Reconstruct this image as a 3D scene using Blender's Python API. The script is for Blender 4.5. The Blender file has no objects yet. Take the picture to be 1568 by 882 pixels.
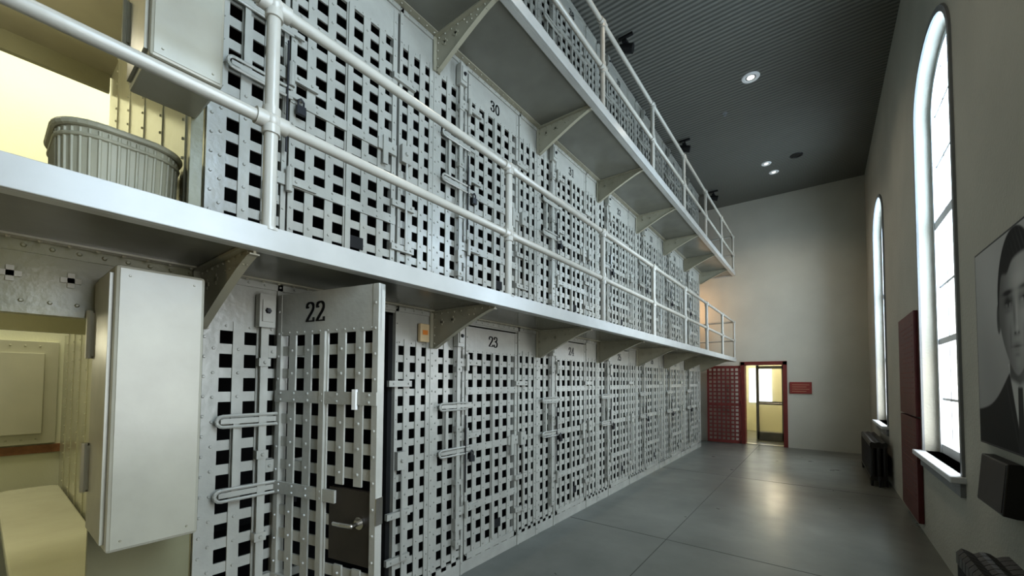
import bpy, math, random
from mathutils import Matrix, Vector
random.seed(3)
S=bpy.context.scene
pi=math.pi
# ------------------------------------------------------------------ materials
def mat(name,col,rough=.5,metal=0,noise=0,nscale=6,bump=0,bscale=40,col2=None,spec=.5,emit=None,estr=0):
    m=bpy.data.materials.new(name); m.use_nodes=True
    nt=m.node_tree; b=nt.nodes['Principled BSDF']
    b.inputs['Base Color'].default_value=(*col,1); b.inputs['Roughness'].default_value=rough
    b.inputs['Metallic'].default_value=metal
    b.inputs['Specular IOR Level'].default_value=spec
    if emit: 
        b.inputs['Emission Color'].default_value=(*emit,1); b.inputs['Emission Strength'].default_value=estr
    tc=nt.nodes.new('ShaderNodeTexCoord')
    if noise or col2:
        n=nt.nodes.new('ShaderNodeTexNoise'); n.inputs['Scale'].default_value=nscale; n.inputs['Detail'].default_value=6
        nt.links.new(tc.outputs['Object'],n.inputs['Vector'])
        r=nt.nodes.new('ShaderNodeValToRGB'); r.color_ramp.elements[0].position=.3; r.color_ramp.elements[1].position=.7
        c2=col2 if col2 else tuple(min(1,c*(1+noise)) for c in col); c1=col if col2 else tuple(c*(1-noise) for c in col)
        r.color_ramp.elements[0].color=(*c1,1); r.color_ramp.elements[1].color=(*c2,1)
        nt.links.new(n.outputs['Fac'],r.inputs['Fac']); nt.links.new(r.outputs['Color'],b.inputs['Base Color'])
    if bump:
        n2=nt.nodes.new('ShaderNodeTexNoise'); n2.inputs['Scale'].default_value=bscale; n2.inputs['Detail'].default_value=4
        nt.links.new(tc.outputs['Object'],n2.inputs['Vector'])
        bp=nt.nodes.new('ShaderNodeBump'); bp.inputs['Strength'].default_value=bump; bp.inputs['Distance'].default_value=.01
        nt.links.new(n2.outputs['Fac'],bp.inputs['Height']); nt.links.new(bp.outputs['Normal'],b.inputs['Normal'])
    return m
M={}
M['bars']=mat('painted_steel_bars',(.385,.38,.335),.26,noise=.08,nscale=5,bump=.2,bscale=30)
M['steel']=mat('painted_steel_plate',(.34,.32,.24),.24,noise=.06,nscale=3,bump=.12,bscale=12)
M['under']=mat('catwalk_plate_shade',(.18,.178,.148),.2,noise=.1,nscale=3,bump=.1,bscale=8)  # deck colour darkened to carry the shade under the catwalks
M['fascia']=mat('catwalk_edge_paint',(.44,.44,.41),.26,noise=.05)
M['rail']=mat('rail_paint',(.44,.425,.37),.24,noise=.05,bump=.1,bscale=20)
M['boxm']=mat('control_box_paint',(.37,.355,.285),.26,noise=.06,bump=.15,bscale=8)
M['dark']=mat('cell_interior_shade',(.010,.010,.010),.8,noise=.2)  # near-black colour stands for the shade inside the cells, not their paint
M['darkplate']=mat('dark_bronze_plate',(.04,.033,.025),.45,noise=.2)
M['chrome']=mat('satin_chrome',(.75,.73,.7),.25,metal=1,noise=.02)
M['lock']=mat('lock_iron',(.04,.04,.043),.4,metal=.4,noise=.1)
M['black']=mat('black_paint',(.012,.012,.012),.5,noise=.1)
M['iron']=mat('radiator_iron',(.016,.014,.013),.42,noise=.2,bump=.2)
M['plaster']=mat('plaster_cream',(.50,.485,.41),.85,noise=.05,nscale=1.5,bump=.35,bscale=60)
M['plasterR']=mat('plaster_window_side',(.44,.43,.37),.85,noise=.05,nscale=1.5,bump=.6,bscale=45)
M['yellow']=mat('plaster_yellow',(.69,.69,.50),.8,noise=.04,nscale=1.2,bump=.2,bscale=50)
M['cream']=mat('cream_paint',(.50,.49,.37),.22,noise=.04,nscale=3,bump=.1,bscale=10)
M['brown']=mat('brown_wood',(.25,.12,.05),.5,noise=.2,nscale=12)
M['maroon']=mat('maroon_paint',(.17,.035,.028),.45,noise=.1,nscale=8)
M['panel']=mat('maroon_panel',(.10,.018,.018),.5,noise=.12,nscale=8)
M['redsign']=mat('red_sign',(.24,.04,.03),.5,noise=.1)
M['trim']=mat('window_trim_grey',(.22,.23,.235),.5,noise=.08)
M['sash']=mat('window_sash_white',(.60,.62,.64),.4,noise=.03)
M['tub']=mat('tub_paint',(.40,.38,.28),.5,noise=.05)
M['glow']=mat('downlight_lens',(.9,.9,.85),.4,emit=(1,.95,.85),estr=2.2)
M['white']=mat('white_ring',(.8,.8,.78),.5,noise=.02)
M['ivory']=mat('ivory_plastic',(.60,.47,.28),.5,noise=.03)
M['orange']=mat('orange_label',(.7,.25,.05),.5,noise=.03)
M['brass']=mat('brass_rosette',(.42,.40,.33),.4,noise=.1)
g=bpy.data.materials.new('door_glass'); g.use_nodes=True; b=g.node_tree.nodes['Principled BSDF']
b.inputs['Transmission Weight'].default_value=1; b.inputs['Roughness'].default_value=.02; b.inputs['IOR'].default_value=1.02
M['glass']=g
def floor_mat():
    m=bpy.data.materials.new('polished_concrete'); m.use_nodes=True; nt=m.node_tree; b=nt.nodes['Principled BSDF']
    tc=nt.nodes.new('ShaderNodeTexCoord')
    n=nt.nodes.new('ShaderNodeTexNoise'); n.inputs['Scale'].default_value=1.1; n.inputs['Detail'].default_value=10; n.inputs['Roughness'].default_value=.62
    r=nt.nodes.new('ShaderNodeValToRGB'); r.color_ramp.elements[0].position=.25; r.color_ramp.elements[1].position=.78
    r.color_ramp.elements[0].color=(.115,.122,.108,1); r.color_ramp.elements[1].color=(.215,.22,.195,1)
    nt.links.new(tc.outputs['Object'],n.inputs['Vector']); nt.links.new(n.outputs['Fac'],r.inputs['Fac']); nt.links.new(r.outputs['Color'],b.inputs['Base Color'])
    n2=nt.nodes.new('ShaderNodeTexNoise'); n2.inputs['Scale'].default_value=2.5; n2.inputs['Detail'].default_value=4
    mr=nt.nodes.new('ShaderNodeMapRange'); mr.inputs['To Min'].default_value=.22; mr.inputs['To Max'].default_value=.40
    nt.links.new(tc.outputs['Object'],n2.inputs['Vector']); nt.links.new(n2.outputs['Fac'],mr.inputs['Value']); nt.links.new(mr.outputs['Result'],b.inputs['Roughness'])
    bp=nt.nodes.new('ShaderNodeBump'); bp.inputs['Strength'].default_value=.05; bp.inputs['Distance'].default_value=.01
    nt.links.new(n2.outputs['Fac'],bp.inputs['Height']); nt.links.new(bp.outputs['Normal'],b.inputs['Normal'])
    return m
M['floor']=floor_mat()
def ceil_mat():
    m=bpy.data.materials.new('corrugated_ceiling'); m.use_nodes=True; nt=m.node_tree; b=nt.nodes['Principled BSDF']
    b.inputs['Roughness'].default_value=.55
    tc=nt.nodes.new('ShaderNodeTexCoord')
    w=nt.nodes.new('ShaderNodeTexWave'); w.bands_direction='Y'; w.inputs['Scale'].default_value=4.2
    nt.links.new(tc.outputs['Object'],w.inputs['Vector'])
    r=nt.nodes.new('ShaderNodeValToRGB'); r.color_ramp.elements[0].color=(.08,.08,.068,1); r.color_ramp.elements[1].color=(.19,.19,.165,1)
    nt.links.new(w.outputs['Fac'],r.inputs['Fac']); nt.links.new(r.outputs['Color'],b.inputs['Base Color'])
    bp=nt.nodes.new('ShaderNodeBump'); bp.inputs['Strength'].default_value=.5; bp.inputs['Distance'].default_value=.02
    nt.links.new(w.outputs['Fac'],bp.inputs['Height']); nt.links.new(bp.outputs['Normal'],b.inputs['Normal'])
    return m
M['ceil']=ceil_mat()
# ------------------------------------------------------------------ mesh builder
class MB:
    def __init__(s): s.v=[]; s.f=[]
    def add(s,vs,fs):
        o=len(s.v); s.v+= [tuple(p) for p in vs]; s.f+=[tuple(i+o for i in f) for f in fs]
    def box(s,x0,x1,y0,y1,z0,z1):
        s.add([(x0,y0,z0),(x1,y0,z0),(x1,y1,z0),(x0,y1,z0),(x0,y0,z1),(x1,y0,z1),(x1,y1,z1),(x0,y1,z1)],
              [(0,3,2,1),(4,5,6,7),(0,1,5,4),(1,2,6,5),(2,3,7,6),(3,0,4,7)])
    def prism(s,pts,a,b,axis):
        n=len(pts)
        def mk(p,t):
            return {'x':(t,p[0],p[1]),'y':(p[0],t,p[1]),'z':(p[0],p[1],t)}[axis]
        vs=[mk(p,a) for p in pts]+[mk(p,b) for p in pts]
        fs=[tuple(range(n))[::-1],tuple(range(n,2*n))]+[(i,(i+1)%n,n+(i+1)%n,n+i) for i in range(n)]
        s.add(vs,fs)
    def tube(s,p0,p1,r,n=12,r2=None):
        p0=Vector(p0);p1=Vector(p1); d=(p1-p0).normalized(); r2=r if r2 is None else r2
        up=Vector((0,0,1)) if abs(d.z)<.9 else Vector((1,0,0))
        a=d.cross(up).normalized(); b=d.cross(a)
        vs=[]
        for c,rr in((p0,r),(p1,r2)):
            for i in range(n):
                t=2*pi*i/n; vs.append(c+a*math.cos(t)*rr+b*math.sin(t)*rr)
        fs=[tuple(range(n)),tuple(range(n,2*n))[::-1]]+[(i,n+i,n+(i+1)%n,(i+1)%n) for i in range(n)]
        s.add(vs,fs)
    def path(s,pts,r,n=8,closed=False):
        m=len(pts)
        for i in range(m if closed else m-1): s.tube(pts[i],pts[(i+1)%m],r,n)
        for p in pts: s.ball(p,r,n)
    def ball(s,p,r,n=8,sx=1,sy=1,sz=1):
        k=max(4,n//2+1); vs=[(p[0],p[1],p[2]-r*sz)]
        for j in range(1,k):
            a=-pi/2+pi*j/k
            for i in range(n):
                t=2*pi*i/n; vs.append((p[0]+sx*r*math.cos(a)*math.cos(t),p[1]+sy*r*math.cos(a)*math.sin(t),p[2]+sz*r*math.sin(a)))
        vs.append((p[0],p[1],p[2]+r*sz)); L=len(vs)-1; fs=[]
        for i in range(n): fs.append((0,1+(i+1)%n,1+i)); fs.append((L,L-n+i,L-n+(i+1)%n))
        for j in range(k-2):
            for i in range(n):
                a=1+j*n+i; b=1+j*n+(i+1)%n; fs.append((a,b,b+n,a+n))
        s.add(vs,fs)
    def rivet(s,p,r=.009,axis='x',sg=1,h=None):
        h=h or r*.8; vs=[];n=6
        for rr,t in((r,-.001),(r*.62,h)):
            for i in range(n):
                a=2*pi*i/n; u=rr*math.cos(a); w=rr*math.sin(a)
                vs.append({'x':(p[0]+sg*t,p[1]+u,p[2]+w),'y':(p[0]+u,p[1]+sg*t,p[2]+w),'z':(p[0]+u,p[1]+w,p[2]+sg*t)}[axis])
        s.add(vs,[tuple(range(n,2*n))]+[(i,(i+1)%n,n+(i+1)%n,n+i) for i in range(n)])
def mesh(name,mb,mt,smooth=False):
    me=bpy.data.meshes.new(name); me.from_pydata(mb.v,[],mb.f); me.validate(); 
    import bmesh
    bm=bmesh.new(); bm.from_mesh(me); bmesh.ops.recalc_face_normals(bm,faces=bm.faces); bm.to_mesh(me); bm.free()
    me.materials.append(mt)
    if smooth:
        for p in me.polygons: p.use_smooth=True
        me.set_sharp_from_angle(angle=math.radians(40))
    return me
def obj(name,data,parent=None,loc=(0,0,0),rot=(0,0,0),scale=(1,1,1),bevel=0):
    o=bpy.data.objects.new(name,data); S.collection.objects.link(o)
    o.location=loc;o.rotation_euler=rot;o.scale=scale
    if parent: o.parent=parent
    if bevel:
        m=o.modifiers.new('b','BEVEL'); m.width=bevel; m.segments=2; m.limit_method='ANGLE'
    return o
def mk(name,mb,mt,parent=None,smooth=False,**k): return obj(name,mesh(name,mb,mt,smooth),parent,**k)
def empty(name,loc=(0,0,0),rot=(0,0,0),parent=None,scale=(1,1,1)): 
    e=obj(name,None,parent,loc,rot,scale); e.empty_display_size=.1; return e
# ------------------------------------------------------------------ dimensions (cell fronts at X=0, hall runs +Y)
XR=3.345; YB=12.4; YF=-6.0; XL=-5.4; H=6.5; ZB=[0,2.25,4.5]; CE=0.68; NC=7; CW=1.5; YE=CE+NC*CW; XE=-2.75; WW=.72
b=MB(); b.box(XL-.3,XR+.3,YF-.3,YB,-.2,0); mk('floor',b,M['floor'])
b=MB()
for y in(.8,4.4,8.0,11.6): b.box(.02,XR-.02,y-.005,y+.005,0,.0012)
b.box(1.15,1.158,YF,YB-.05,0,.0011)
mk('trim_1',b,mat('joint_dark',(.08,.08,.072),.7,noise=.1))
b=MB(); b.box(XL-.3,XR+.3,YF-.3,YB+.25,H,H+.2); mk('ceiling',b,M['ceil'])
# right wall with arched windows
WC=[9.95,5.45,.95,-3.55]; HW=.75; Z0=.92; ZS=4.5; RISE=.5; TH=.32
def arch(yc,hw=HW,zs=ZS,rise=RISE,n=20): return [(yc+hw*math.cos(pi*i/n),zs+rise*math.sin(pi*i/n)) for i in range(n+1)]
b=MB(); edges=sorted([(c-HW,c+HW,c) for c in WC]); y=YF
for (a,c,yc) in edges:
    b.box(XR,XR+TH,y,a,0,H); b.box(XR,XR+TH,a,c,0,Z0)
    A=arch(yc)
    for i in range(len(A)-1):
        b.prism([A[i],A[i+1],(A[i+1][0],H),(A[i][0],H)],XR,XR+TH,'x')
    y=c
b.box(XR,XR+TH,y,YB+.25,0,H)
mk('wall_right',b,M['plasterR'])
for wi,yc in enumerate(WC):
    e=empty('window_%d'%(wi+1),(XR,yc,0))
    b=MB(); o_=[(HW+.05,Z0)]+[(p[0],p[1]) for p in arch(0,HW+.05,ZS,RISE+.05)]+[(-HW-.05,Z0)]
    i_=[(HW-.0,Z0)]+arch(0)+[(-HW,Z0)]
    for i in range(len(o_)-1): b.prism([i_[i],o_[i],o_[i+1],i_[i+1]],-.018,.0,'x')
    mk('casing',b,M['trim'],e)
    b=MB(); X0,X1=.13,.17
    def band(w1,w2,x0,x1):
        o2=[(HW-w1,Z0)]+arch(0,HW-w1,ZS,RISE-w1)+[(-HW+w1,Z0)]; i2=[(HW-w2,Z0)]+arch(0,HW-w2,ZS,RISE-w2)+[(-HW+w2,Z0)]
        for i in range(len(o2)-1): b.prism([i2[i],o2[i],o2[i+1],i2[i+1]],x0,x1,'x')
    band(0,.07,X0-.02,X1+.03)
    b.box(X0,X1,-.02,.02,Z0,ZS+RISE-.05)
    for s in(-1,1): b.box(X0+.01,X1-.01,s*.36-.012,s*.36+.012,Z0,ZS+.38)
    b.box(X0-.01,X1+.02,-HW+.03,HW-.03,Z0,Z0+.09)
    b.box(X0-.015,X1+.02,-HW+.03,HW-.03,3.27,3.36); b.box(X0-.01,X1+.02,-HW+.03,HW-.03,2.05,2.11)
    for z in(1.48,2.66,3.95,4.5): b.box(X0+.01,X1-.01,-HW+.04,HW-.04,z-.012,z+.012)
    mk('sash',b,M['sash'],e)
    b=MB(); b.box(-.09,.13,-HW-.08,HW+.08,Z0-.05,Z0); mk('sill',b,M['sash'],e,bevel=.008)
    b=MB(); b.box(-.03,.0,-HW-.05,HW+.05,Z0-.16,Z0-.05); mk('apron',b,M['trim'],e)
# back wall with door opening
DX0,DX1,DH=.81,1.72,2.12
b=MB(); b.box(XL-.3,DX0,YB,YB+.25,0,H); b.box(DX1,XR,YB,YB+.25,0,H); b.box(DX0,DX1,YB,YB+.25,DH,H); mk('wall_back',b,M['plaster'])
b=MB(); b.box(XL-.3,XL,YF-.3,YB,0,H); mk('wall_left',b,M['yellow'])
b=MB(); b.box(XL,XR+TH,YF-.3,YF,0,H); mk('wall_front',b,M['plaster'])
b=MB(); b.box(XL,XL+.03,YF,YB,.70,.80); mk('trim_2',b,M['brown'])
b=MB(); b.box(XL+.002,XL+.06,-1.2,.62,.82,2.1)
b.box(XL+.06,XL+.09,-.95,-.25,.95,1.95); b.box(XL+.06,XL+.09,-.1,.5,.95,1.95)
b.tube((XL+.12,-.17,1.2),(XL+.12,-.17,1.9),.015,8)
for k in range(14): b.rivet((XL+.06,-1.1+.12*k,.88),.012); b.rivet((XL+.06,-1.1+.12*k,2.04),.012)
mk('steel_wall_panel',b,M['cream'],bevel=.004)
# ------------------------------------------------------------------ door_1 (back)
e=empty('door_1',(0,YB,0))
b=MB(); b.box(DX0-.06,DX0+.03,-.03,.26,0,DH+.05); b.box(DX1-.03,DX1+.06,-.03,.26,0,DH+.05); b.box(DX0-.06,DX1+.06,-.03,.26,DH-.03,DH+.06)
mk('frame',b,M['maroon'],e)
b=MB(); b.box(DX0+.03,DX1-.03,0,.25,-.01,.012); mk('threshold',b,M['chrome'],e)
def lattice(b,y0,y1,z0,z1,ny,nz,w,x0=-.006,x1=.006):
    dy=(y1-y0)/ny; dz=(z1-z0)/nz
    for i in range(ny+1):
        c=y0+i*dy; b.box(0,x1,max(y0-.001,c-w/2),min(y1+.001,c+w/2),z0,z1)
    for j in range(nz+1):
        c=z0+j*dz; b.box(x0,0.0005,y0,y1,max(z0,c-w/2),min(z1,c+w/2))
e=empty('lattice_gate',(.76,YB-.18,0),(0,0,pi/2+.06))
b=MB(); lattice(b,.03,.77,.08,2.02,7,18,.040)
b.box(-.02,.01,0,.05,.02,2.07); b.box(-.02,.01,.75,.80,.02,2.07); b.box(-.02,.01,0,.8,.02,.1); b.box(-.02,.01,0,.8,2.0,2.07); b.box(-.02,.01,0,.8,1.0,1.08)
for z in(.3,1.1,1.85): b.tube((-.02,-.005,z-.05),(-.02,-.005,z+.05),.014)
mk('leaf',b,M['maroon'],e)
# vestibule beyond
b=MB(); b.box(-.4,-.3,YB+.25,16,0,2.7); b.box(2.9,3.0,YB+.25,16,0,2.7); b.box(-.4,3.0,16,16.1,0,2.7); mk('wall_vestibule',b,M['yellow'])
b=MB(); b.box(-.4,3.0,YB+.25,16.1,2.7,2.8); mk('ceiling_vestibule',b,M['white'])
b=MB(); b.box(-.4,3.0,YB,16.1,-.2,0); mk('floor_vestibule',b,M['floor'])
e=empty('door_2',(0,13.6,0)); b=MB()
for x in(.62,1.0,1.62,2.0): b.box(x-.035,x+.035,-.03,.03,0,2.3)
b.box(.6,2.0,-.03,.03,2.2,2.3); b.box(1.0,1.62,-.03,.03,.0,.22); b.box(1.0,1.62,-.025,.025,1.0,1.09); b.box(1.0,1.62,-.03,.03,2.02,2.1)
mk('aluminium_frame',b,M['trim'],e)
b=MB(); b.box(1.03,1.6,-.004,.004,.2,2.03); mk('glass',b,M['glass'],e)
b=MB(); b.tube((1.05,-.07,1.04),(1.58,-.07,1.04),.015); b.tube((1.05,-.07,1.04),(1.05,-.02,1.04),.012); b.tube((1.58,-.07,1.04),(1.58,-.02,1.04),.012); mk('push_bar',b,M['chrome'],e,smooth=True)
b=MB(); b.box(.5,1.15,15.95,15.998,.95,2.1); mk('window_9',b,mat('bright_pane',(.8,.85,.9),.4,emit=(.85,.93,1),estr=1.6))
e=empty('red_sign_plaque',(0,YB-.002,0)); b=MB(); b.box(1.83,2.28,-.03,0,1.36,1.65); mk('plate',b,M['redsign'],e,bevel=.004)
b=MB()
for i in range(4): b.box(1.88,2.23-.06*(i%2),-.032,-.029,1.58-i*.055,1.586-i*.055)
mk('lettering',b,M['ivory'],e)
# ------------------------------------------------------------------ cell fronts
P=.125; BW=.053
def rows(): return [.18+P*j for j in range(15)]
b=MB()
VY=(.04,.152,.265,1.255,1.365,1.465)
for y in VY: b.box(0,.010,y-BW/2,y+BW/2,.1,1.95)
for z in rows()[:-1]:
    b.box(-.010,.0005,0,.36,z-BW/2,z+BW/2); b.box(-.010,.0005,1.15,1.5,z-BW/2,z+BW/2)
    for y in VY: b.rivet((.010,y,z))
b.box(-.02,.016,.338,.365,0,2.19); b.box(-.02,.016,1.145,1.172,0,2.19)
b.box(-.012,.004,0,.36,1.9,2.19); b.box(-.012,.004,1.15,1.5,1.9,2.19); b.box(-.012,.004,.36,1.15,2.135,2.19)
b.box(-.012,.010,0,.36,0,.13); b.box(-.012,.010,1.15,1.5,0,.13); b.box(-.012,.010,.36,1.15,0,.1)
b.box(.004,.016,-.02,1.52,2.15,2.19)
b.box(.0,.014,-.02,.02,0,2.19)
for z in [.06+.1*i for i in range(21)]: b.rivet((.014,0,z),.009)
for i in range(19): b.rivet((.016,.03+.08*i,2.17),.008)
for i in range(6): b.rivet((.004,.04+.055*i,1.925),.007); b.rivet((.004,1.19+.055*i,1.925),.007)
for z in [.1+.14*i for i in range(15)]: b.rivet((.016,.350,z),.007); b.rivet((.016,1.16,z),.007)
ME_fix=mesh('cell_fixed_bars',b,M['bars'])
b=MB()
b.box(.036,.048,.246,.284,.25,2.06)
for z in(.30,.80,1.24,1.74,2.0): b.box(.008,.056,.236,.294,z-.022,z+.022); b.rivet((.056,.265,z),.011)
b.box(.02,.075,.225,.305,1.93,2.11); b.box(.075,.083,.238,.292,1.96,2.08)
def loop(z,y0,y1,r=.028):
    pts=[]
    for i in range(7):
        t=pi/2+pi*i/6; pts.append((.05,y0+r*math.cos(t),z+r*math.sin(t)))
    pts+= [(.05,y1,z-r)]; b.path(pts,.009,6); b.path([pts[0],(.05,y1,z+r)],.009,6)
    b.box(.008,.05,y0-.01,y0+.03,z-.012,z+.012)
for z in(1.43,1.055): 
    loop(z,.08,.37); b.box(.034,.046,.08,.44,z-.014,z+.014)
b.box(.030,.042,.128,.156,1.055,1.43) 
for z in(1.80,1.17,.55):
    b.box(.014,.034,.29,.372,z-.034,z+.034); b.tube((.046,.37,z-.07),(.046,.37,z+.07),.018,10)
    b.box(.026,.044,.37,.53,z-.022,z+.022)
    for y in(.31,.41,.49): b.rivet((.044 if y>.37 else .034,y,z),.010)
b.box(.012,.05,.24,.31,.40,.50); b.rivet((.05,.275,.45),.015)
b.box(.012,.055,1.15,1.235,1.0,1.13); b.rivet((.055,1.19,1.065),.017)
b.tube((.044,1.20,.35),(.044,1.20,1.0),.010,8)
for z in(1.62,.68,.36): b.box(.012,.04,1.08,1.28,z-.022,z+.022); b.rivet((.04,1.12,z),.010); b.rivet((.04,1.25,z),.010)
ME_hw=mesh('lock_linkage',b,M['bars'])
b=MB(); b.box(.048,.072,.395,.445,.95,1.0); b.path([(.06,.404,.995),(.06,.404,1.03),(.06,.42,1.045),(.06,.436,1.03),(.06,.436,.995)],.006,6)
b.tube((.055,.345,.7),(.055,.345,1.35),.006,6); b.rivet((.083,.265,2.02),.018)
ME_pad=mesh('padlock',b,M['lock'])
LW=.745; LT=2.12
def leafmesh(cut):
    global b
    b=MB(); n=6; dy=LW/n
    cols=[i*dy for i in range(1,n)]; h=BW/2
    for i,y in enumerate(cols):
        if cut and i>=3: 
            b.box(0,.010,y-h,y+h,.1,.72); b.box(0,.010,y-h,y+h,1.12,1.95)
        else: b.box(0,.010,y-h,y+h,.1,1.95)
    for z in rows()[:-1]:
        y1=LW
        if cut and .75<z<1.12: y1=cols[3]-.03
        b.box(-.010,.0005,0,y1,z-BW/2,z+BW/2)
        for y in cols:
            if y<y1: b.rivet((.010,y,z))
    b.box(-.03,.014,0,.034,.11,LT); b.box(-.03,.014,LW-.036,LW,.11,LT)
    b.box(-.008,.011,0,LW,1.89,LT); b.box(-.03,.014,0,LW,.11,.16); b.box(-.03,.006,0,LW,LT-.03,LT)
    for z in(1.555,1.055,.555): 
        y1=LW if not(cut and z==1.055) else cols[3]-.02
        b.box(.006,.020,0,y1,z-.032,z+.032)
        for k in range(7):
            if .05+k*.108<y1: b.rivet((.020,.05+k*.108,z+.018),.008); b.rivet((.020,.05+k*.108,z-.018),.008)
    for z in [.15+.125*i for i in range(16)]: b.rivet((.014,.017,z),.008); b.rivet((.014,LW-.018,z),.008)
    for k in range(12): b.rivet((.011,.04+k*.06,1.905),.006)
    b.box(.010,.024,cols[2]-.018,cols[2]+.018,.2,1.9)
    if not cut:
        b.box(.012,.036,LW-.16,LW-.01,1.02,1.10); b.box(.036,.05,LW-.13,LW-.09,.92,1.12); b.rivet((.036,LW-.04,1.06),.012)
    return mesh('cell_door_leaf',b,M['bars'])
ME_leaf=leafmesh(False); ME_leafc=leafmesh(True)
b=MB(); b.box(.009,.017,.39,.49,.27,.35); ME_pass=mesh('food_pass',b,M['dark'])  # dark plate painted as the shade in the pass opening
# stencilled serif numerals drawn as ribbons (thick verticals, thin horizontals)
STROKES={
'2':[[(.04,.78),(.10,.93),(.28,1.0),(.46,.93),(.52,.76),(.44,.56),(.26,.34),(.06,.08)],[(.04,.05),(.54,.05)],[(.54,.05),(.54,.20)],[(.06,.74),(.13,.76)]],
'3':[[(.05,.82),(.12,.95),(.28,1.0),(.45,.92),(.48,.76),(.40,.62),(.22,.55)],[(.22,.55),(.42,.48),(.52,.30),(.44,.08),(.26,0),(.08,.06),(.03,.20)],[(.05,.80),(.12,.78)],[(.03,.22),(.11,.22)]],
'4':[[(.42,1.0),(.42,.0)],[(.42,1.0),(.02,.30)],[(.02,.30),(.58,.30)],[(.28,.0),(.56,.0)]],
'5':[[(.10,1.0),(.50,1.0)],[(.10,1.0),(.10,.56)],[(.10,.56),(.26,.63),(.45,.55),(.52,.33),(.44,.08),(.26,0),(.08,.06),(.03,.20)]],
'6':[[(.48,.86),(.40,.98),(.26,1.0),(.10,.82),(.04,.50),(.08,.16),(.26,0),(.44,.08),(.51,.30),(.44,.52),(.26,.58),(.08,.42)]],
'7':[[(.04,.96),(.54,.96)],[(.04,.96),(.04,.78)],[(.54,.96),(.34,.50),(.24,0)]],
'8':[[(.28,.55),(.10,.66),(.08,.84),(.28,1.0),(.48,.84),(.46,.66),(.28,.55),(.08,.40),(.04,.20),(.28,0),(.52,.20),(.48,.40),(.28,.55)]],
'9':[[(.06,.14),(.14,.02),(.28,0),(.44,.18),(.50,.50),(.46,.84),(.28,1.0),(.10,.92),(.03,.70),(.10,.48),(.28,.42),(.46,.58)]],
'0':[[(.28,1.0),(.10,.84),(.04,.50),(.10,.16),(.28,0),(.46,.16),(.52,.50),(.46,.84),(.28,1.0)]],
'1':[[(.28,1.0),(.28,.0)],[(.10,.86),(.28,1.0)],[(.10,.0),(.46,.0)]]}
def number(txt,parent,loc,size=.095):
    b=MB(); W=.74; x0=-W*len(txt)/2+.09
    for c in txt:
        for st in STROKES[c]:
            # resample with a smooth curve
            pts=[]
            m=len(st)
            if m>2:
                for i in range(m-1):
                    p0=st[max(0,i-1)];p1=st[i];p2=st[i+1];p3=st[min(m-1,i+2)]
                    for k in range(5):
                        t=k/5; pts.append(tuple(.5*(2*p1[a]+(p2[a]-p0[a])*t+(2*p0[a]-5*p1[a]+4*p2[a]-p3[a])*t*t+(3*p1[a]-p0[a]-3*p2[a]+p3[a])*t**3) for a in(0,1)))
                pts.append(st[-1])
            else: pts=st
            for (xa,ya),(xb,yb) in zip(pts[:-1],pts[1:]):
                # broad-nib pen: wide in x, thin in z
                hw,hz=.075,.035
                a=((x0+xa)*size,ya*size); d=((x0+xb)*size,yb*size)
                P_=[(a[0]+sx*hw*size,a[1]+sz*hz*size) for sx in(-1,1) for sz in(-1,1)]+[(d[0]+sx*hw*size,d[1]+sz*hz*size) for sx in(-1,1) for sz in(-1,1)]
                P_=sorted(set(P_)); 
                def cr(o,p,q): return (p[0]-o[0])*(q[1]-o[1])-(p[1]-o[1])*(q[0]-o[0])
                lo=[];up=[]
                for p in P_:
                    while len(lo)>1 and cr(lo[-2],lo[-1],p)<=1e-12: lo.pop()
                    lo.append(p)
                for p in P_[::-1]:
                    while len(up)>1 and cr(up[-2],up[-1],p)<=1e-12: up.pop()
                    up.append(p)
                b.prism(lo[:-1]+up[:-1],0,.0015,'x')
        x0+=W
    return mk('number_'+txt,b,M['black'],parent,loc=loc)
num=22
for t in range(3):
    for i in range(NC):
        e=empty('jail_cell_front',(0,CE+i*CW,ZB[t]),scale=(1,1,1 if t<2 else .9))
        obj('fixed_bars',ME_fix,e); obj('lock_linkage',ME_hw,e); obj('padlock',ME_pad,e)
        if t==0 and i==0:
            d=empty('open_door',(.035,.345,0),(0,0,math.radians(-78)),e)
            obj('leaf',ME_leafc,d); number('22',d,(.0115,.30,1.955),.105)
            b=MB(); b.box(-.02,.003,LW-.32,LW-.036,.74,1.10); mk('lock_plate',b,M['darkplate'],d)
            b=MB(); b.box(-.031,.014,LW-.002,LW+.004,.95,1.08); b.tube((.003,LW-.10,.95),(.02,LW-.10,.95),.03,16)
            b.tube((.02,LW-.10,.95),(.065,LW-.10,.95),.012,12); b.path([(.065,LW-.10,.95),(.067,LW-.17,.948),(.06,LW-.22,.945)],.011,10)
            mk('lever_handle',b,M['chrome'],d,smooth=True)
            b=MB(); b.box(.016,.03,LW-.150,LW-.125,1.50,1.60); mk('latch',b,M['white'],d)
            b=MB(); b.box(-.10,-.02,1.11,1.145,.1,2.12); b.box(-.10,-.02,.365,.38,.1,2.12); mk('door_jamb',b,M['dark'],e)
        else:
            d=empty('door',(.006,.375,0),(0,0,0),e)
            obj('leaf',ME_leaf,d); number(str(num),d,(.0115,.37,1.96)); obj('food_pass',ME_pass,d)
        num+=1
e=empty('cell_block')
b=MB()
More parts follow.
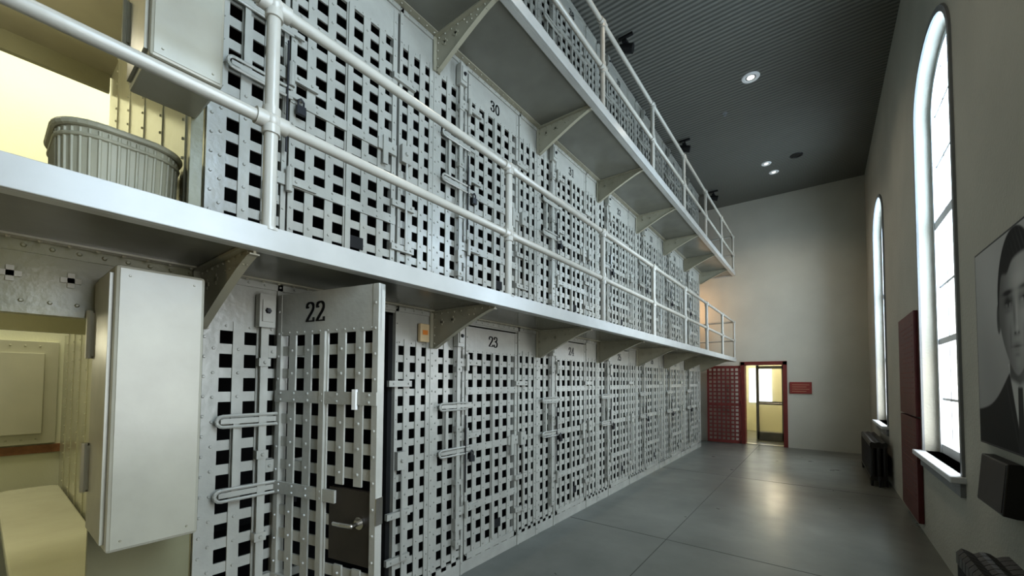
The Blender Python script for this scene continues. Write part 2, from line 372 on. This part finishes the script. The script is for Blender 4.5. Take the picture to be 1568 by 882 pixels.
for t in range(3):
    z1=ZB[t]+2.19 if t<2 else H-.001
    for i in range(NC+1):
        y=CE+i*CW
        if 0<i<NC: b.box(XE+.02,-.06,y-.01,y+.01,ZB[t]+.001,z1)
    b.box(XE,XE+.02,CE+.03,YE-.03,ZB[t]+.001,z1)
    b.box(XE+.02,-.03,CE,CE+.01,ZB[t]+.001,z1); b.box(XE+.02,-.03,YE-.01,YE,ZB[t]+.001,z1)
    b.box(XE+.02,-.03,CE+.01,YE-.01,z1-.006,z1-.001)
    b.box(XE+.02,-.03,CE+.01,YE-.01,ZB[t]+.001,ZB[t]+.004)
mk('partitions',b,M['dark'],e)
b=MB()
for z in(2.19,4.44): b.box(XE,0,-1.0,YE,z,z+.058)
mk('tier_floors',b,M['steel'],e)
b=MB()
for t in range(3):
    z1=ZB[t]+2.19 if t<2 else H-.001
    xe=XE if t else XL+.1
    b.box(xe,-.013,CE-.02,CE,ZB[t],z1); b.box(XE,-.013,YE,YE+.02,ZB[t],z1); b.box(XE,0,-1.04,-1.0,ZB[t],z1)
    for k in range(5 if t else 10):
        x=-.35-k*.5; b.box(x-.03,x+.03,CE-.028,CE-.02,ZB[t],z1)
        for q in range(20): b.rivet((x,CE-.028,ZB[t]+.08+q*.11),.010,'y',-1)
mk('end_plates',b,M['cream'],e)
b=MB()
for z in(2.19,4.44):
    b.box(-.02,0,-1.0,CE-.03,z-.27,z); b.box(-.06,.01,-1.0,CE-.03,z-.29,z-.26); b.box(-.0,.008,-1.0,CE-.03,z-.05,z)
    for k in range(22): b.rivet((.008,-.96+.075*k,z-.025),.010); b.rivet((.004,-.96+.075*k,z-.24),.008)
    b.box(XE,XE+.05,-1.0,CE-.03,z-.16,z)
for t in range(3):
    z1=ZB[t]+2.19 if t<2 else H-.001
    b.box(-.03,0,YF,-1.0,ZB[t],z1)
    for k in range(4): b.box(0,.012,-1.1-k*1.5,-1.04-k*1.5,ZB[t],z1)
b.box(-.03,0,.30,CE-.03,0,1.9); b.box(-.03,0,.60,CE-.03,2.25,4.17); b.box(-.03,0,.30,CE-.03,4.5,H-.001)
mk('front_plates',b,mat('header_plate_warm_tint',(.25,.24,.15),.28,noise=.08,nscale=4,bump=.12),e)  # olive tint paints the warm light into the same steel paint
def rosette(b,x,y,z,r=.03):
    b.box(x,x+.008,y-r,y+r,z-r*.35,z+r*.35); b.box(x,x+.008,y-r*.35,y+r*.35,z-r,z+r)
b=MB()
for z in(2.19,4.44):
    for y in(-.6,-.35,-.1,.06,.22): rosette(b,.0,y,z-.14)
mk('rosettes',b,M['brass'],e)
# ------------------------------------------------------------------ catwalks
def bracket(b,y):
    L=WW-.06; D=.29; pts=[(0.016,0),(L,0),(L,-.035)]
    for i in range(9):
        t=i/8; x=L-.03-(L-.10)*t; z=-.035-(D-.045)*(t**1.15); pts.append((x,z))
    pts+=[(.04,-D),(.016,-D)]
    b.prism(pts,y-.005,y+.005,'y')
    b.box(.014,.026,y-.035,y+.035,-D,0); b.box(.014,L,y-.035,y+.035,-.012,0)
    for i in range(2,len(pts)-2):
        (xa,za),(xb,zb)=pts[i],pts[i+1]
        b.prism([(xa,za),(xb,zb),(xb,zb-.006),(xa,za-.006)],y-.018,y+.018,'y')
    for s in(-1,1):
        for k in range(9): b.rivet((.05+k*.07,y+s*.005,-.022),.009,'y',s)
        for k in range(4): b.rivet((.04,y+s*.005,-.06-k*.065),.009,'y',s)
        for (x,z) in((.12,-.09),(.24,-.08)):
            r=.026; b.box(x-r,x+r,y+min(s*.004,s*.010),y+max(s*.004,s*.010),z-r*.35,z+r*.35); b.box(x-r*.35,x+r*.35,y+min(s*.004,s*.010),y+max(s*.004,s*.010),z-r,z+r)
        for k in range(5): b.rivet((.36+k*.05,y+s*.005,-.06),.008,'y',s)
YW=11.9
for t,z in enumerate((2.25,4.5)):
    e=empty('catwalk',(0,0,z))
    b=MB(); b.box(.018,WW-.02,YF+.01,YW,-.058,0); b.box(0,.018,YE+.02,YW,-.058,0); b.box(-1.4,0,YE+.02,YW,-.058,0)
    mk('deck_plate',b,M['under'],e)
    b=MB(); b.box(WW-.02,WW,YF+.01,YW+.02,-.085,.012); b.box(WW-.07,WW-.02,YF+.01,YW+.02,-.085,-.075); b.box(-1.4,WW-.02,YW,YW+.02,-.085,.012)
    mk('edge_channel',b,M['fascia'],e,bevel=.003)
    b=MB(); b.box(.018,.07,YF+.01,YE,-.066,-.058); b.box(WW-.08,WW-.02,YF+.01,YW,-.0745,-.066)
    k=YF+.05
    while k<YE: b.rivet((.045,k,-.066),.009,'z',-1); k+=.08
    mk('angle_iron',b,M['steel'],e)
    for j in range(-3,NC+1):
        b=MB(); bracket(b,0); mk('bracket',b,M['steel'],e,loc=(0,CE+j*CW-(.02 if j==0 else 0),-.06))
    b=MB()
    xs=WW-.04; ys=[.70+1.6*k for k in range(-4,8)]
    ys[-1]=YW-.03
    for y in ys:
        b.tube((xs,y,.0),(xs,y,.95),.026,16); b.tube((xs,y,0),(xs,y,.012),.045,16)
        for zz in(.46,.95):
            b.ball((xs,y,zz),.040,16); b.tube((xs,y,zz-.055),(xs,y,zz+(.055 if zz<.9 else .0)),.034,16); b.tube((xs,y-.06,zz),(xs,y+.06,zz),.034,16)
    for zz in(.46,.95):
        b.tube((xs,YF+.01,zz),(xs,YW-.03,zz),.025,16); b.tube((xs,YW-.03,zz),(-1.2,YW-.03,zz),.025,16)
    for x in(.05,-.6,-1.2): b.tube((x,YW-.03,.0),(x,YW-.03,.95),.026,16)
    mk('railing_pipes',b,M['rail'],e,smooth=True)
# ------------------------------------------------------------------ lock control boxes
def cbox(y0,y1,z0,z1):
    e=empty('lock_control_box')
    b=MB(); b.box(.002,.37,y0,y1,z0,z1); mk('housing',b,M['boxm'],e,bevel=.012)
    b=MB(); b.box(.03,.34,y0-.012,y0,z0+.03,z1-.03)
    b.box(.37,.373,y0+.012,y1-.012,z0+.012,z1-.012)
    mk('cover',b,M['boxm'],e,bevel=.001)
    b=MB()
    for z in(z0+.28,z1-.25): b.tube((.04,y0-.022,z-.1),(.04,y0-.022,z+.1),.014,10); b.box(.02,.06,y0-.022,y0-.01,z-.09,z+.09)
    for z in(z0+.04,z1-.04): b.rivet((.373,y0+.04,z),.005); b.rivet((.373,y1-.04,z),.005)
    mk('hinges',b,M['steel'],e)
cbox(.30,.58,1.0,2.08); cbox(.37,.62,2.94,4.1)
# ------------------------------------------------------------------ tub on second tier
e=empty('slatted_tub',(-.44,.40,2.25)); TH_=.55
def rr(a,bb,r,n=8):
    pts=[]
    for (cx,cy,t0) in((a-r,bb-r,0),(-a+r,bb-r,pi/2),(-a+r,-bb+r,pi),(a-r,-bb+r,3*pi/2)):
        for i in range(n+1):
            t=t0+pi/2*i/n; pts.append((cx+r*math.cos(t),cy+r*math.sin(t)))
    return pts
b=MB(); p=rr(.27,.22,.15)
n=len(p)
for i in range(n):
    q=p[i]; q2=p[(i+1)%n]
    b.add([(q[0]*.93,q[1]*.93,0),(q2[0]*.93,q2[1]*.93,0),(q2[0],q2[1],TH_),(q[0],q[1],TH_),(q[0]*.86,q[1]*.86,0),(q2[0]*.86,q2[1]*.86,0),(q2[0]*.92,q2[1]*.92,TH_),(q[0]*.92,q[1]*.92,TH_)],[(0,1,2,3),(4,7,6,5),(0,4,5,1)])
b.prism([(x*.9,y*.9) for x,y in p],0,.03,'z'); mk('shell',b,M['tub'],e)
b=MB(); L=[0]
for i in range(n): L.append(L[-1]+math.dist(p[i],p[(i+1)%n]))
m=52
for k in range(m):
    s=L[-1]*k/m; i=max(j for j in range(n) if L[j]<=s); f=(s-L[i])/max(1e-6,L[i+1]-L[i]); q=[p[i][a]+(p[(i+1)%n][a]-p[i][a])*f for a in(0,1)]
    b.tube((q[0]*.935,q[1]*.935,.0),(q[0]*1.0,q[1]*1.0,TH_-.01),.007,6)
mk('slats',b,M['tub'],e)
b=MB(); b.path([(x*1.03,y*1.03,TH_+.012) for x,y in p],.016,8,True); b.path([(x*1.01,y*1.01,TH_-.04) for x,y in p],.010,8,True); mk('rim',b,M['tub'],e,smooth=True)
# ------------------------------------------------------------------ bench in lower bay
e=empty('steel_bench',(-3.2,.40,0))
b=MB(); pb=rr(1.85,.24,.14); b.prism(pb,.27,.34,'z'); mk('seat',b,M['cream'],e,bevel=.015)
b=MB(); b.box(-1.7,1.7,-.17,.2,0,.275); mk('base',b,M['cream'],e)
# ------------------------------------------------------------------ right wall items
e=empty('interpretive_panel',(XR-.003,0,0)); b=MB(); b.box(-.045,0,6.32,7.42,1.27,2.46); b.box(-.045,0,6.32,7.42,.1,1.25); mk('boards',b,M['panel'],e,bevel=.004)
b=MB()
for zz in(2.3,1.1):
    for k in range(14): b.box(-.0465,-.044,6.42,7.3-.15*((k*7)%3),zz-k*.06,zz+.018-k*.06)
mk('text_lines',b,mat('panel_text',(.15,.05,.045),.6,noise=.1),e)
# portrait: printed board, tone painted per vertex on a flat grid
PW,PH=1.35,1.25
e=empty('portrait_poster',(XR-.033,4.08,1.26))
b=MB(); b.box(0,.03,-PW,0,0,PH); mk('board',b,M['black'],e)
def ss(a,c,x):
    t=min(1,max(0,(x-a)/(c-a))); return t*t*(3-2*t)
def gs(x,y,cx,cy,sx,sy): return math.exp(-((x-cx)/sx)**2-((y-cy)/sy)**2)
def tone(u,v):
    x=(u-.70)/.265; y=(v-.80)/.365
    bgd=.34+.12*ss(0,1.2,v)-.06*abs(u-.5)+.02*math.sin(u*9+v*5)
    t=bgd
    sh=.29+.22*math.exp(-((u-.72)/.30)**2)-.10*abs(u-.72)
    k=1-ss(sh-.008,sh+.008,v)
    suit=.012+.010*ss(.2,.9,u)*ss(0,.4,v)
    suit+= .02*math.exp(-((abs(u-.72)-(.05+.45*(v-.05)))/.008)**2)*(1 if v<.42 else 0)
    t=t*(1-k)+suit*k
    w=.02+.36*max(0,v-.10)
    if v<.50:
        kk=(1-ss(w-.008,w+.008,abs(u-.72)))*ss(.06,.12,v)
        t=t*(1-kk)+.50*kk
        kt=(1-ss(.030,.038,abs(u-.72)+.03*(v-.3)))*(1-ss(.36,.38,v)); t=t*(1-kt)+.03*kt
    kn=(1-ss(.13,.145,abs(u-.72)))*ss(.36,.40,v-.25*abs(u-.72))*(1-ss(.6,.65,v)); t=t*(1-kn)+(.10+.1*ss(.65,.85,u))*kn
    for s_ in(-1,1):
        r=math.hypot((x-s_*1.02)/.13,(y+.08)/.26); ke=1-ss(.85,1.05,r); t=t*(1-ke)+((.12 if s_<0 else .30)-.08*gs(x,y,s_*1.02,-.08,.05,.15))*ke
    r=math.hypot(x/1.06,(y-.22)/1.00); kh=(1-ss(.97,1.01,r))*ss(-.05,.15,y); 
    hairt=.008+.035*max(0,math.sin((x*1.3+y)*26))*gs(x,y,.45,.95,.5,.25)
    t=t*(1-kh)+hairt*kh
    wd=1.0-.42*max(0,-y-.05)**1.6; r=math.hypot(x/max(.2,wd),y/1.03)
    hl=.62+.12*math.cos(x*1.6)-.10*gs(x,0,-.45,0,.2,1)
    kf=(1-ss(.95,1.0,r))*(1-ss(hl-.03,hl+.05,y-.1*x))
    nx=x; f=.42*(.34+.72*ss(-.95,.35,nx)-.25*ss(.7,1.0,nx))
    f*=1-.25*ss(-.4,-1.0,y)
    f+=.10*gs(x,y,.15,.42,.45,.16)+.07*gs(x,y,.48,-.12,.18,.16)+.04*gs(x,y,-.42,-.15,.16,.16)+.05*gs(x,y,.05,-.82,.15,.09)
    for c in(-.42,.42):
        f-=.24*gs(x,y,c,.14,.22,.10); f-=.34*gs(x,y,c,.275,.25,.035); f-=.10*gs(x,y,c*.5,.12,.08,.14)
        f+=.20*gs(x,y,c,.085,.12,.028); f-=.34*gs(x,y,c+.01,.09,.042,.036); f-=.16*gs(x,y,c,.125,.15,.014)
        f-=.06*gs(x,y,c,-.02,.17,.03)
    f+=.12*gs(x,y,.035,-.10,.045,.22); f-=.15*gs(x,y,-.10,-.10,.06,.2); f+=.10*gs(x,y,.02,-.30,.07,.05)
    f-=.26*gs(x,y,-.08,-.375,.05,.022); f-=.24*gs(x,y,.11,-.375,.045,.022); f-=.12*gs(x,y,.02,-.40,.16,.035)
    f-=.24*gs(x,y,.02,-.575,.25,.020); f-=.11*gs(x,y,.02,-.535,.20,.035); f-=.06*gs(x,y,.02,-.625,.17,.03); f-=.10*gs(x,y,.02,-.70,.14,.03)
    f-=.09*gs(x,y,-.33,-.42,.05,.18)+.06*gs(x,y,.36,-.42,.05,.18)
    t=t*(1-kf)+max(.015,f)*kf
    return max(.008,t)
NU,NV=216,200
me=bpy.data.meshes.new('portrait_print')
vs=[]; cl=[]
for j in range(NV+1):
    for i in range(NU+1):
        u=.012+(PW-.024)*i/NU; v=.012+(PH-.024)*j/NV
        vs.append((-.001,-u,v)); cl.append(tone(u,v))
fs=[(j*(NU+1)+i,(j+1)*(NU+1)+i,(j+1)*(NU+1)+i+1,j*(NU+1)+i+1) for j in range(NV) for i in range(NU)]
me.from_pydata(vs,[],fs)
ca=me.color_attributes.new('tone','FLOAT_COLOR','POINT')
for i,c in enumerate(cl): ca.data[i].color=(c,c,c*.97,1)
m=bpy.data.materials.new('portrait_print_ink'); m.use_nodes=True; nt=m.node_tree; an=nt.nodes.new('ShaderNodeVertexColor'); an.layer_name='tone'
nt.links.new(an.outputs['Color'],nt.nodes['Principled BSDF'].inputs['Base Color']); nt.nodes['Principled BSDF'].inputs['Roughness'].default_value=.6
nt.nodes['Principled BSDF'].inputs['Specular IOR Level'].default_value=.2
me.materials.append(m); obj('print',me,e)
# label box
e=empty('exhibit_label_box',(XR-.003,3.70,.90)); b=MB(); b.prism([(-.03,0),(-.085,0.01),(-.06,.30),(0,.30),(0,0)],-.23,.23,'y'); mk('case',b,M['iron'],e,bevel=.006)
b=MB(); b.add([(-.0865,-.215,.025),(-.0865,.215,.025),(-.0625,.215,.29),(-.0625,-.215,.29),(-.083,-.215,.025),(-.083,.215,.025),(-.059,.215,.29),(-.059,-.215,.29)],[(0,1,2,3),(4,7,6,5),(0,4,5,1),(1,5,6,2),(2,6,7,3),(3,7,4,0)]); mk('face',b,mat('label_dark',(.035,.028,.024),.5,noise=.1),e)
# radiators
def radiator(y0,y1,h=.72,off=.16):
    e=empty('cast_iron_radiator',(XR-off,y0,0)); b=MB(); n=int((y1-y0)/.062)
    for i in range(n):
        y=.03+i*.062
        for x in(-.075,0,.075):
            b.tube((x,y,.14),(x,y,h-.07),.030,8)
        for z0,z1 in((.09,.17),(h-.10,h)):
            pts=[(-.105,z0+.02),(-.105,z1-.025),(-.085,z1),(-.06,z1-.008),(-.04,z1-.018),(-.02,z1-.004),(0,z1),(.02,z1-.004),(.04,z1-.018),(.06,z1-.008),(.085,z1),(.105,z1-.025),(.105,z0+.02),(.09,z0),(-.09,z0)]
            b.prism(pts,y-.028,y+.028,'y')
        if i in(0,n-1):
            for x in(-.085,.085): b.tube((x,y,0),(x,y,.12),.016,8,.025)
    for z in(.13,h-.05): b.tube((0,.0,z),(0,n*.062,z),.028,10)
    mk('sections',b,M['iron'],e)
    b=MB(); b.tube((0,-.06,.0),(0,-.06,.13),.014,10); b.tube((0,-.06,.13),(0,0,.13),.014,10); b.tube((0,-.06,.1),(0,-.06,.17),.024,10); mk('valve',b,M['lock'],e)
radiator(8.7,10.5,.70,.17); radiator(1.85,3.32,.75,.20)
e=empty('alarm_box',(.018,2.07,2.0)); b=MB(); b.box(0,.035,-.045,.045,-.06,.08); mk('case',b,M['ivory'],e,bevel=.006); b=MB(); b.box(.035,.037,-.025,.025,-.005,.03); mk('label',b,M['orange'],e)
# ceiling fixtures
def downlight(x,y,r=.09,lit=True):
    e=empty('recessed_downlight',(x,y,H)); b=MB(); n=24
    for i in range(n):
        a,c=2*pi*i/n,2*pi*(i+1)/n
        v=[]
        for t in(a,c):
            for rr_,z in((r*.62,-.004),(r*.70,-.014),(r,-.012),(r+.01,0)): v.append((rr_*math.cos(t),rr_*math.sin(t),z))
        b.add(v,[(0,1,5,4),(1,2,6,5),(2,3,7,6)])
    mk('ring',b,M['white' if lit else 'black'],e)
    b=MB(); b.tube((0,0,-.006),(0,0,-.001),r*(.45 if lit else .66),20); mk('lens',b,M['glow' if lit else 'black'],e)
    b=MB(); b.tube((0,0,-.0045),(0,0,-.0005),r*.66,20); mk('reflector',b,M['trim' if lit else 'black'],e)
downlight(1.65,7.31,.12)
for x,y in((1.57,10.47),(1.67,11.0),(1.6,3.6),(1.6,0),(1.6,-3.5)): downlight(x,y)
downlight(2.12,10.46,.11,False)
e=empty('sprinkler_head',(1.16,8.03,H)); b=MB(); b.tube((0,0,-.008),(0,0,0),.04,16); b.tube((0,0,-.05),(0,0,0),.010,8); b.tube((0,0,-.055),(0,0,-.05),.022,12); mk('body',b,M['trim'],e)
for y in(5.36,8.45,11.2):
    e=empty('ceiling_spotlight',(.36,y,H)); b=MB(); b.box(-.10,.10,-.02,.02,-.03,0); b.tube((0,0,-.12),(0,0,-.03),.012,8); b.tube((-.09,0,-.15),(.09,.04,-.20),.055,14,.065); b.box(-.03,.03,-.07,.07,-.13,-.09); mk('body',b,M['black'],e)
# ------------------------------------------------------------------ lights
def area(name,loc,rot,sx,sy,pw,col):
    l=bpy.data.lights.new(name,'AREA'); l.shape='RECTANGLE'; l.size=sx; l.size_y=sy; l.energy=pw; l.color=col
    return obj(name,l,None,loc,rot)
for yc,k in zip(WC,(1.0,1.15,.9,.2)):
    area('window_skylight',(XR+.55,yc,4.0),(0,pi/2,0),2.6,1.6,150*k,(.60,.80,1))
    area('window_ground_bounce',(XR+.55,yc,1.75),(0,pi/2,0),1.9,1.6,50*k,(.95,.93,.90))
area('corridor_fill',(-4.1,0.5,6.2),(0,0,0),1.5,6,230,(1,.96,.76))  # added overhead light in place of the far corridor's windows
def pt(name,loc,pw,col,r=.08):
    l=bpy.data.lights.new(name,'POINT'); l.energy=pw; l.color=col; l.shadow_soft_size=r; return obj(name,l,None,loc)
pt('bay_lamp',(-1.6,-.5,1.9),22,(1,.94,.68)); pt('bay_lamp',(-1.6,-.4,4.1),18,(1,.92,.68))
pt('block_end_lamp',(-.5,11.75,3.6),22,(1,.60,.32))
pt('added_warm_fill',(.5,-1.4,1.2),12,(1,.80,.42),.1)  # added warm fill behind the camera for the near header and deck underside
pt('vestibule_lamp',(1.3,14.6,2.5),70,(1,.85,.6))
for x,y,k in((1.65,7.31,1),(1.57,10.6,1),(1.6,3.6,1),(1.6,0,.5),(1.6,-3.5,.5)):
    l=bpy.data.lights.new('downlight_beam','SPOT'); l.energy=75*k; l.color=(1,.84,.66); l.spot_size=2.2; l.spot_blend=.8; l.shadow_soft_size=.06; obj('downlight_beam',l,None,(x,y,H-.03))
w=bpy.data.worlds.new('sky'); S.world=w; w.use_nodes=True; bg=w.node_tree.nodes['Background']; bg.inputs[0].default_value=(.80,.90,1,1); bg.inputs[1].default_value=3
# ------------------------------------------------------------------ camera
cam=bpy.data.cameras.new('cam'); cam.sensor_width=36; cam.lens=634.7/1600*36; cam.clip_start=.02
co=obj('camera',cam)
PITCH,ROLL,YAW=2.0,0.35,37.3
co.matrix_world=Matrix.Translation((2.47,0,1.65))@Matrix.Rotation(math.radians(YAW),4,'Z')@Matrix.Rotation(math.radians(90+PITCH),4,'X')@Matrix.Rotation(math.radians(ROLL),4,'Z')
cam.shift_y=(572-450)/1600
S.camera=co
S.view_settings.view_transform='Standard'; S.view_settings.exposure=0.02
try: S.view_settings.look='Medium High Contrast'
except Exception as ex: print('look',ex)
